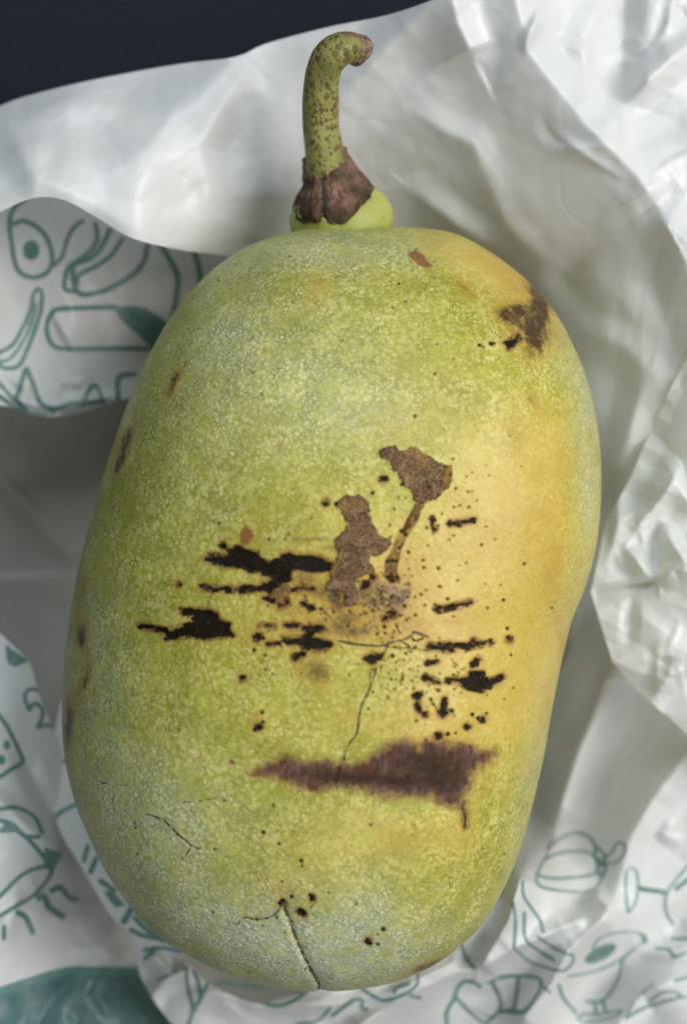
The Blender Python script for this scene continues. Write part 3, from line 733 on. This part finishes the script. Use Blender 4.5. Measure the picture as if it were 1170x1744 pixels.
dots('black', z4, [(545, 435, 18), (510, 190, 15), (540, 215, 9), (710, 695, 20), (690, 700, 10), (740, 705, 10), (265, 405, 12), (280, 410, 8), (860, 155, 5), (770, 155, 7), (490, 65, 6), (690, 770, 9), (750, 800, 7), (1000, 540, 12), (965, 510, 12), (1060, 545, 8), (630, 928, 13)])
poly('black', z4([(270, 545), (330, 540), (430, 550), (490, 570), (500, 600), (560, 625), (545, 660), (580, 690), (500, 700), (440, 715), (380, 700), (300, 700), (240, 715), (190, 710), (210, 680), (250, 650), (300, 630), (360, 620), (340, 585), (290, 570)]))
line('black', 6, z4([(50, 640), (110, 648), (200, 668)]))
poly('black', z4([(860, 630), (900, 620), (960, 640), (1060, 635), (1090, 660), (1020, 665), (1010, 700), (1110, 725), (1120, 740), (1080, 770), (970, 770), (940, 740), (870, 740), (840, 700), (900, 705), (970, 690), (990, 660), (900, 645)]))
line('black', 9, z4([(915, 815), (955, 795)])); line('black', 4, z4([(960, 770), (955, 795)])); line('black', 4, z4([(760, 635), (800, 640)])); line('black', 3, z4([(770, 738), (830, 732)]))
poly('russet', z4([(700, 630), (740, 600), (780, 630), (740, 650), (700, 660)])); poly('russet', z4([(642, 50), (690, 130), (650, 190), (600, 195), (612, 130)]))
line('russet', 5, z4([(910, 155), (1000, 158), (1160, 160)])); line('russet', 4, z4([(1050, 210), (1160, 208)])); line('russet', 5, z4([(950, 530), (1060, 545), (1170, 530)])); line('russet', 4, z3([(0, 1240), (120, 1225), (250, 1200), (420, 1205), (580, 1215)]))
line('russet', 5, z3([(480, 1060), (500, 1150), (520, 1200)])); line('russet', 4, z4([(460, 450), (440, 520), (420, 560)]))
line('black', 6, z3([(895, 660), (960, 655), (1050, 640)])); line('black', 7, z3([(800, 1240), (870, 1228), (930, 1215)])); line('black', 4.5, z3([(930, 1215), (1020, 1192)]))
line('black', 4, z3([(415, 385), (450, 378)])); line('black', 3, z3([(770, 630), (775, 680), (790, 705)]))
dots('black', z3, [(55, 540, 18), (120, 548, 12), (365, 470, 12), (510, 570, 7), (540, 497, 5), (585, 497, 5), (735, 692, 8), (770, 1240, 8), (780, 1210, 8), (470, 920, 12), (500, 915, 12), (525, 918, 10), (470, 1025, 14), (495, 1040, 15), (530, 1025, 12), (490, 1005, 9), (370, 1030, 17), (320, 1075, 20), (300, 1095, 14), (445, 1300, 16), (500, 1275, 20), (480, 1290, 10), (610, 855, 9), (715, 958, 8), (815, 962, 9), (710, 908, 7), (815, 1087, 7), (690, 1140, 8), (865, 1170, 9), (560, 410, 12), (1098, 808, 7), (1128, 1232, 6), (485, 760, 7), (925, 430, 6), (900, 240, 7), (560, 715, 12), (590, 740, 12), (580, 725, 10), (545, 830, 8)])
line('black', 7, z5([(585, 415), (640, 428), (720, 432)])); line('black', 4.5, z5([(640, 402), (698, 398)])); line('black', 6, z5([(735, 408), (800, 412), (870, 395)])); line('black', 3.2, z5([(870, 395), (935, 390)])); line('black', 8, z5([(840, 385), (860, 400)]))
poly('black', z5([(740, 600), (800, 590), (810, 560), (890, 560), (900, 590), (930, 600), (1010, 575), (1015, 600), (960, 640), (900, 670), (860, 675), (800, 660), (750, 625)]))
line('black', 8, z5([(555, 600), (600, 607)])); line('black', 5, z5([(600, 610), (630, 620)])); line('black', 7, z5([(685, 608), (740, 608)])); line('black', 9, z5([(855, 490), (835, 520)])); line('black', 4, z5([(575, 510), (625, 503)]))
dots('black', z5, [(1045, 373, 14), (1035, 310, 9), (590, 412, 16), (510, 700, 15), (660, 802, 25), (710, 785, 10), (700, 780, 8), (830, 808, 11), (866, 832, 12), (900, 838, 15), (917, 805, 7), (800, 880, 15), (800, 890, 12), (640, 935, 16), (635, 950, 12), (690, 925, 12), (735, 920, 7), (630, 665, 9), (537, 675, 7), (600, 745, 7), (370, 470, 11), (325, 250, 13), (370, 230, 16), (355, 215, 9), (320, 300, 9), (445, 455, 7), (525, 770, 8), (550, 805, 11), (340, 220, 7), (450, 262, 6), (280, 340, 7), (325, 338, 6), (718, 578, 6), (1052, 462, 6), (925, 190, 5), (655, 65, 6), (540, 112, 7), (1018, 145, 8), (440, 180, 8), (410, 235, 6), (587, 718, 8)])
line('black', 5, z5([(515, 745), (520, 795), (560, 808)])); line('black', 5, z5([(665, 715), (660, 780)]))
poly('black', z5([(208, 485), (250, 458), (312, 468), (280, 500), (255, 512), (225, 500)]))
line('crack', 4.2, z5([(60, 385), (130, 400), (220, 410)])); line('crack', 3.5, z5([(220, 410), (300, 412), (390, 385), (430, 380), (480, 350), (500, 330), (560, 355)])); line('crack', 5, z5([(500, 332), (545, 350)]))
line('crack', 3.5, z5([(480, 352), (500, 385), (545, 368)])); line('crack', 2.6, z5([(430, 390), (480, 425)])); line('crack', 1.8, z5([(330, 420), (450, 425), (570, 437)])); line('crack', 2.6, z5([(388, 295), (412, 335)])); line('crack', 3, z5([(310, 470), (345, 415)]))
line('crack', 3.2, z5([(272, 510), (270, 570), (240, 640), (215, 700), (190, 750), (172, 830), (165, 910), (130, 970), (100, 1020), (85, 1090)])); line('crack', 2.2, z5([(248, 520), (240, 590), (235, 670), (200, 740)])); line('crack', 4, z5([(172, 850), (165, 915)])); line('crack', 2, z5([(120, 525), (200, 515)]))
poly('bruise', z6([(150, 330), (200, 290), (260, 260), (340, 280), (440, 280), (530, 290), (590, 280), (640, 240), (690, 200), (740, 190), (800, 220), (830, 190), (890, 200), (950, 215), (1010, 210), (1050, 235), (1100, 230), (1110, 250), (1060, 280), (1020, 310), (1000, 360), (970, 420), (975, 460), (960, 465), (900, 440), (840, 410), (790, 400), (740, 415), (660, 420), (600, 390), (530, 390), (470, 375), (400, 390), (330, 385), (260, 355), (200, 335)]))
line('bruise', 3, z6([(975, 450), (988, 485), (985, 520)])); line('crack', 4, z6([(978, 465), (988, 500), (984, 542)])); poly('russet', z6([(38, 270), (60, 258), (75, 280), (70, 300), (50, 290)])); line('russet', 4, z6([(130, 330), (200, 325)]))
line('crack', 3, z6([(490, 290), (480, 340), (470, 375)]))
line('crack', 3.0, z7([(150, 130), (210, 148)])); line('crack', 2.2, z7([(290, 155), (350, 162)])); line('crack', 1.5, z7([(470, 355), (540, 370)])); line('crack', 3.4, z7([(540, 370), (600, 400), (650, 445), (690, 490), (740, 530), (780, 570)])); line('crack', 2.4, z7([(780, 570), (860, 600)])); line('crack', 2.2, z7([(780, 570), (760, 620), (715, 665)]))
line('crack', 2.0, z7([(398, 370), (388, 450)])); line('crack', 1.3, z7([(720, 270), (850, 262), (1000, 235)])); line('crack', 1.2, z7([(240, 200), (255, 350)]))
line('crack', 4.2, z8([(290, 410), (330, 500), (370, 610), (430, 740)])); line('crack', 4.8, z8([(430, 740), (480, 830), (520, 900), (520, 940)])); line('crack', 2.6, z8([(285, 425), (230, 490), (130, 510), (60, 500), (0, 550)])); line('crack', 1.6, z8([(440, 450), (480, 410), (492, 380)])); line('crack', 1.6, z8([(365, 455), (410, 455)]))
dots('black', z8, [(290, 410, 19), (350, 360, 11), (470, 345, 12), (480, 360, 15), (410, 452, 18), (425, 462, 14), (270, 38, 9), (410, 140, 11), (415, 170, 7), (920, 550, 13), (828, 626, 14), (885, 645, 10), (752, 402, 7), (887, 585, 5), (130, 510, 9), (255, 495, 8), (350, 530, 7), (290, 270, 8), (470, 818, 8), (305, 592, 4), (165, 548, 5)])
dots('black', z7, [(930, 1040, 8), (1010, 262, 6), (410, 635, 6), (395, 455, 6)]); dots('black', z6, [(180, 75, 7), (165, 135, 11), (180, 115, 7), (150, 145, 8), (220, 455, 5), (180, 563, 7), (610, 532, 4)])
poly('black', z9([(610, 625), (650, 600), (680, 588), (692, 610), (650, 650), (630, 662)])); dots('black', z9, [(480, 640, 9), (500, 650, 5), (540, 635, 11), (555, 632, 6), (55, 318, 5), (140, 1015, 7), (345, 712, 4), (25, 440, 4), (260, 632, 4)])
poly('russet', z9([(100, 150), (150, 120), (190, 150), (240, 215), (200, 225), (140, 200)]))
# gentle maps
def blob(a, lst):
    for x, y, rx, ry, wt, rot in lst:
        r = math.radians(rot); dx, dy = Qf[:, 0] - x, Qf[:, 1] - y
        X = dx * math.cos(r) + dy * math.sin(r); Y = -dx * math.sin(r) + dy * math.cos(r)
        a += wt * np.exp(-(X / rx) ** 2 - (Y / ry) ** 2)
    return a
# pin-prick specks, thickest below the crack and round the scabs
rs = np.random.RandomState(77)
for cx_, cy_, rx_, ry_, n_ in [(690, 1150, 50, 32, 70), (610, 1065, 60, 20, 40), (660, 1020, 26, 40, 40), (740, 950, 60, 60, 20), (770, 800, 60, 50, 14), (780, 1200, 60, 40, 20), (450, 1110, 50, 40, 16), (480, 900, 70, 40, 12), (590, 1020, 70, 16, 26),
                               (880, 950, 80, 120, 7), (650, 480, 150, 60, 12), (350, 700, 120, 160, 12), (560, 620, 160, 80, 9), (300, 1200, 140, 200, 6), (600, 1500, 160, 90, 8), (720, 1330, 120, 60, 5)]:
    for k_ in range(n_):
        x_, y_ = cx_ + rx_ * rs.randn(), cy_ + ry_ * rs.randn()
        sdf_into(A['pin'], Qf, [(x_, y_), (x_ + rs.uniform(.3, 2), y_ + rs.uniform(-1, 1))], rs.uniform(.6, 2.0) if k_ % 8 else rs.uniform(2.2, 3.8))
z0 = lambda: np.zeros(len(Q))
A['yellow'] = blob(z0(), [(860, 860, 130, 170, 1.0, 0), (820, 1080, 150, 170, .95, 0), (900, 1180, 70, 160, .6, 10), (690, 1000, 90, 90, .55, 0), (580, 1020, 70, 60, .35, 0), (860, 460, 120, 50, .95, 35), (760, 420, 80, 40, .5, 15), (640, 1420, 120, 50, .35, 0), (770, 1420, 60, 60, .35, 0), (430, 1010, 60, 40, .2, 0), (690, 730, 90, 60, .3, 0), (540, 500, 24, 26, .5, 0), (930, 760, 60, 120, .35, 0), (740, 1240, 90, 60, .5, 0), (520, 1080, 120, 60, .38, 0), (600, 1230, 160, 50, .3, 0), (620, 1440, 130, 50, .35, 0), (640, 960, 110, 100, .35, 0), (560, 880, 80, 60, .3, 0), (720, 640, 120, 60, .2, 0)])
A['bloom'] = blob(z0(), [(560, 425, 150, 40, .55, 0), (330, 760, 110, 180, .20, 15), (480, 620, 160, 110, .22, 0), (430, 1600, 200, 70, 1.05, 8), (560, 1660, 150, 50, .6, 0), (260, 1420, 120, 130, .65, 0), (170, 1250, 60, 200, .38, 0), (620, 1560, 60, 60, .45, 0), (380, 560, 60, 100, .35, 30), (1000, 760, 25, 200, .5, 0), (700, 1600, 120, 60, .35, -25), (960, 600, 30, 90, .3, -25), (920, 1250, 30, 200, .3, 10), (160, 1050, 40, 150, .25, 0), (600, 700, 130, 60, .25, 0)])
A['deep_green'] = blob(z0(), [(860, 630, 110, 50, .5, 10), (520, 560, 60, 80, .3, 0), (270, 1515, 18, 55, .8, -35), (154, 1238, 14, 24, .7, 0), (200, 1410, 20, 40, .5, -20), (400, 520, 60, 30, .35, -40), (250, 1310, 70, 40, .25, 0), (130, 1080, 15, 35, .7, 0), (700, 620, 110, 60, .3, 0), (540, 1545, 16, 30, .5, -30), (770, 710, 80, 30, .35, 0), (270, 900, 100, 120, .2, 0), (520, 1150, 90, 60, .25, 0), (450, 1350, 120, 40, .2, 0)])
A['brown'] = blob(z0(), [(896, 548, 42, 32, 1.2, 30), (872, 533, 28, 16, 1.0, 0), (918, 508, 14, 38, 1.2, -25), (912, 590, 34, 32, .9, 0), (545, 1148, 26, 24, .85, 0), (575, 1010, 80, 24, .7, 0), (660, 1010, 60, 36, .65, 0), (520, 990, 60, 30, .5, 0), (560, 1060, 120, 30, .45, 0), (640, 1080, 130, 22, .4, 0), (690, 960, 30, 60, .4, 0), (520, 960, 60, 24, .5, 0), (905, 680, 10, 24, .8, -25), (870, 480, 50, 26, .35, 30), (800, 495, 18, 13, .7, 30), (785, 478, 8, 14, .5, -40), (297, 650, 8, 30, 1.2, 25), (214, 745, 9, 28, 1.5, 20), (202, 790, 8, 20, 1.5, 20), (440, 1225, 12, 16, .6, 0), (950, 1085, 8, 44, .45, -8), (928, 1168, 5, 22, .4, 30), (730, 1640, 50, 8, 1.0, -25), (540, 490, 18, 22, .5, 0), (870, 900, 60, 120, .22, 0), (930, 960, 40, 80, .25, 0), (480, 1510, 22, 24, .45, 0), (640, 1040, 90, 50, .35, 0), (760, 1060, 40, 10, .3, -10), (520, 1130, 30, 30, .3, 0), (138, 1165, 10, 34, 1.0, 15), (116, 1235, 9, 50, 1.3, 0), (134, 1085, 14, 30, 1.1, 0), (140, 1000, 8, 30, .6, 10), (740, 1265, 60, 20, .5, 0), (800, 1330, 30, 30, .35, 0), (440, 1490, 10, 10, .4, 0), (590, 1215, 20, 14, .3, 0), (430, 900, 30, 40, .3, 0), (450, 1110, 40, 30, .25, 0)])
A['core'] = np.clip(blob(z0(), [(730, 1300, 70, 36, .9, 0), (640, 1330, 90, 10, .8, 3), (560, 1325, 90, 18, .35, 0), (770, 1340, 40, 30, .6, 0)]), 0, 1)
A['speck'] = .6 * blob(z0(), [(690, 1150, 60, 40, 1.0, 0), (600, 1050, 70, 40, .6, 0), (770, 790, 40, 40, .3, 0), (720, 960, 60, 60, .3, 0), (660, 1010, 30, 60, 1.0, 0), (770, 1210, 60, 40, .4, 0), (440, 1100, 40, 30, .3, 0), (480, 900, 60, 30, .2, 0), (590, 1010, 60, 30, .5, 0)])
for k in ('yellow', 'bloom', 'deep_green', 'brown', 'speck'): A[k] = np.clip(A[k], 0, 1.2)
# relief that is more than skin deep: sunk crusts, the blossom-end crease, raised scab
cr = np.full(len(Q), FAR); sdf_into(cr, Qf, smooth_line(z8([(290, 410), (330, 500), (370, 610), (430, 740), (480, 830), (520, 900), (525, 960)]), 3), 0)
relief = -.0003 * np.exp(-(cr / 4.5) ** 2) - .00016 * np.exp(-(cr / 24.0) ** 2)
sgn = np.sign((Qf[:, 0] - 479) * (1687 - 1542) - (Qf[:, 1] - 1542) * (544 - 479))
relief += np.where(sgn < 0, .00012, -.00010) * np.exp(-(cr / 14.0) ** 2) * np.clip(cr / 4, 0, 1)
relief += -.00026 * np.clip(.5 - A['black'] / 9, 0, 1) + .00022 * np.clip(.5 - A['scab'] / 4, 0, 1) - .0002 * np.clip(.5 - A['bruise'] / 30, 0, 1)
flat = flat + nrm_ * (lump + relief)[:, None]
M_skin = mat_skin()
skin = grid_obj("skin", flat.reshape(FV.shape), M_skin, fruit, wrap=True, attrs=A)

# ------------------------------------------------------------------ stem, husk, receptacle
def ring_tube(C, Rad, n=64, bumps=None):
    """tube along room-space centres C with radii (arrays), frames kept from twisting"""
    T = np.gradient(C, axis=0); T /= np.linalg.norm(T, axis=1)[:, None]
    up = np.array([0, 0, 1.0])
    out = []
    for c, t, r in zip(C, T, Rad):
        s = np.cross(t, up); s /= np.linalg.norm(s)
        b = np.cross(s, t)
        a = np.linspace(0, 2 * math.pi, n, endpoint=False)
        rr = r if np.ndim(r) else np.full(n, r)
        out.append(c + rr[:, None] * (np.cos(a)[:, None] * s + np.sin(a)[:, None] * b))
    return np.array(out)

cl = smooth_line([(560, 345), (556, 300), (553, 262), (548, 225), (546, 190), (546, 160), (549, 130), (558, 103), (574, 87), (594, 81), (611, 86)], 8)
rd = np.interp(np.linspace(0, 1, len(cl)), [0, .15, .3, .5, .68, .78, .88, .95, 1], [37, 35, 31.5, 30.5, 30, 29.5, 27, 25, 24])
zz = .041 + .018 * np.linspace(0, 1, len(cl)) - .007 * np.clip((np.linspace(0, 1, len(cl)) - .72) / .28, 0, 1) ** 1.5
C = unproj(cl[:, 0], cl[:, 1], zz)
rs = np.random.RandomState(5)
nseg = 72
a = np.linspace(0, 2 * math.pi, nseg, endpoint=False)
wob = np.array([1 + .035 * vnoise(np.cos(a) * 1.6 + 7, np.sin(a) * 1.6 + i * .11, 8) for i in range(len(cl))])
kk = PX * (CAM_Z - zz) / DIST
SV = ring_tube(C, [(r * k) * w_ for r, k, w_ in zip(rd, kk, wob)], nseg)
tpar = np.linspace(0, 1, len(cl))[:, None]
bark = np.clip((tpar - .70) * 3.4, 0, 1) * (.35 + .65 * np.clip(np.cos(a - math.pi) * 1.0 + .3, 0, 1))[None] + .9 * np.clip((tpar - .965) * 30, 0, 1) + .35 * np.clip(.22 - tpar, 0, 1) * 4
bark = bark + .22 * np.exp(-((tpar - .52) / .02) ** 2)
stem = grid_obj("stem", SV, mat_stem(), fruit, wrap=True, attrs={'bark': bark * np.ones((len(cl), nseg))})
# torn end of the stem: rim lip folded over, ragged hollow face
tdir = C[-1] - C[-3]; tdir /= np.linalg.norm(tdir)
rsn = np.random.RandomState(9)
jag = 1 + .10 * vnoise(np.cos(a) * 1.5, np.sin(a) * 1.5, 12) + .02 * rsn.randn(nseg)
rings = []; k1 = kk[-1]
side = np.cross(tdir, [0, 0, 1]); side /= np.linalg.norm(side); bb = np.cross(side, tdir)
up_bias = np.clip(-np.cos(a), -1, 1)          # upper side in the picture
for off, rr_ in [(-20, 24.2), (-12, 25.6), (-3, 26.8), (4, 26.8), (8, 24.5), (6, 19), (2, 13), (1, 6), (0, .4)]:
    ext = np.where(rr_ > 18, 1.0, .4) * (4.5 * up_bias + 2.0 * (jag - 1) * 10 * (rr_ > 12))
    rad = rr_ * k1 * (1 + (jag - 1) * (.6 if rr_ > 10 else .2))
    rings.append(C[-1] + tdir * ((off + ext * (off > -8)) * k1)[:, None] + rad[:, None] * (np.cos(a)[:, None] * side + np.sin(a)[:, None] * bb))
scar = grid_obj("torn_end", np.array(rings), mat_scar(), stem, wrap=True)

# receptacle: a squat dome pushed against the stem end of the fruit
def dome(name, prof, c0, axis, zc, mat, nphi=96, shape=None, attrs=None):
    ax = np.array(axis, float); ax /= np.linalg.norm(ax)
    s = np.cross(ax, [0, 0, 1]); s /= np.linalg.norm(s); b = np.cross(s, ax)
    ph = np.linspace(0, 2 * math.pi, nphi, endpoint=False)
    base = unproj(np.array(c0[0]), np.array(c0[1]), np.array(zc))
    out = []
    for i, (h, r) in enumerate(prof):
        hh, rr_ = (np.full(nphi, h), np.full(nphi, r)) if shape is None else shape(i, h, r, ph)
        out.append(base + ax * (hh * PX)[:, None] + (rr_ * PX)[:, None] * (np.cos(ph)[:, None] * s + np.sin(ph)[:, None] * b * .9))
    return np.array(out), ph
prof = [(-30, 70), (-14, 82), (0, 86), (12, 86.5), (24, 84), (36, 79), (47, 71), (57, 61), (64, 51), (70, 38), (73, 24), (74, 2)]
pp = smooth_line(prof, 4)
def rshape(i, h, r, ph):
    lob = 1 + .05 * np.cos(ph * 2 + .4) * np.clip(h / 40, 0, 1) + .035 * vnoise(np.cos(ph) * 1.5 + 3, np.sin(ph) * 1.5 + h / 40, 14)
    lift = np.where(np.cos(ph) > 0, 1.05, .93)
    return np.where(h > 0, h * lift, h), r * lob
RV, ph = dome("receptacle", pp, (582, 386), (0.02, 1, .10), .041, None, shape=rshape)
recept = grid_obj("receptacle", RV, mat_receptacle(), fruit, wrap=True)
# brown husk: a ragged fluted skirt from the stem down over the dome
nh, nphi = 44, 220
ph = np.linspace(0, 2 * math.pi, nphi, endpoint=False)
ax = np.array((0.02, 1, .10)); ax /= np.linalg.norm(ax)
s_ = np.cross(ax, [0, 0, 1]); s_ /= np.linalg.norm(s_); b_ = np.cross(s_, ax)
cph, sph = np.cos(ph), np.sin(ph)
ragn = vnoise(ph * 3.2, ph * 0 + .5, 21) * .6 + vnoise(ph * 9, ph * 0 + 2.5, 22) * .5
# how far down (towards the fruit) the skirt reaches: long at left and front, short at right
low = np.interp(cph, [-1, -.75, -.2, .02, .22, .5, .8, 1], [14, 3, -3, -2, 14, 38, 56, 62]) + 7 * ragn
flute = np.clip(.5 + .55 * vnoise(ph * 2.6, ph * 0 + 1.5, 23) + .35 * vnoise(ph * 7, ph * 0 + 4.5, 24), 0, 1)
hv, rows, fl_a, ed_a = [], [], [], []
base0 = unproj(np.array(582.), np.array(386.), np.array(.041))
for i in range(nh):
    t = i / (nh - 1)
    top_h = 122 + 12 * cph * .8 + 5 * vnoise(ph * 5, ph * 0 + 9, 25)
    h = top_h * (1 - t) + low * t
    # dome radius at this height, blended into the stem radius above it
    rdome = np.interp(h, [0, 12, 24, 36, 47, 57, 64, 70], [86, 86.5, 84, 79, 71, 63, 56, 51]) * (1 + .05 * np.cos(ph * 2 + .4) * np.clip(h / 40, 0, 1))
    rstem = np.interp(h, [60, 75, 90, 105, 125, 140], [58, 52, 45, 39, 34, 33])
    bl = np.clip((h - 52) / 24, 0, 1)
    r = rdome * (1 - bl) + rstem * bl + 5.0
    r = r + (flute - .5) * (1.0 + 4.5 * t) + 2.2 * vnoise(ph * 12, h / 16, 26) + 1.0 * vnoise(ph * 26, h / 7, 28) + 2.5 * (t > .9) * ragn
    # the axis leans towards the stem higher up
    cx = 3 - 29 * np.clip((h - 42) / 66, 0, 1.25)
    tuck = np.where(h < 40, -3 * t, 0)
    rows.append(base0 + ax * (h * PX)[:, None] + ((cph * (r + tuck) + cx) * PX)[:, None] * s_ + ((sph * (r + tuck) * .92) * PX)[:, None] * b_)
    fl_a.append(flute); ed_a.append(np.full(nphi, t))
husk = grid_obj("torn_husk", np.array(rows), mat_husk(), recept, wrap=True, attrs={'flute': np.array(fl_a), 'edge': np.array(ed_a)})
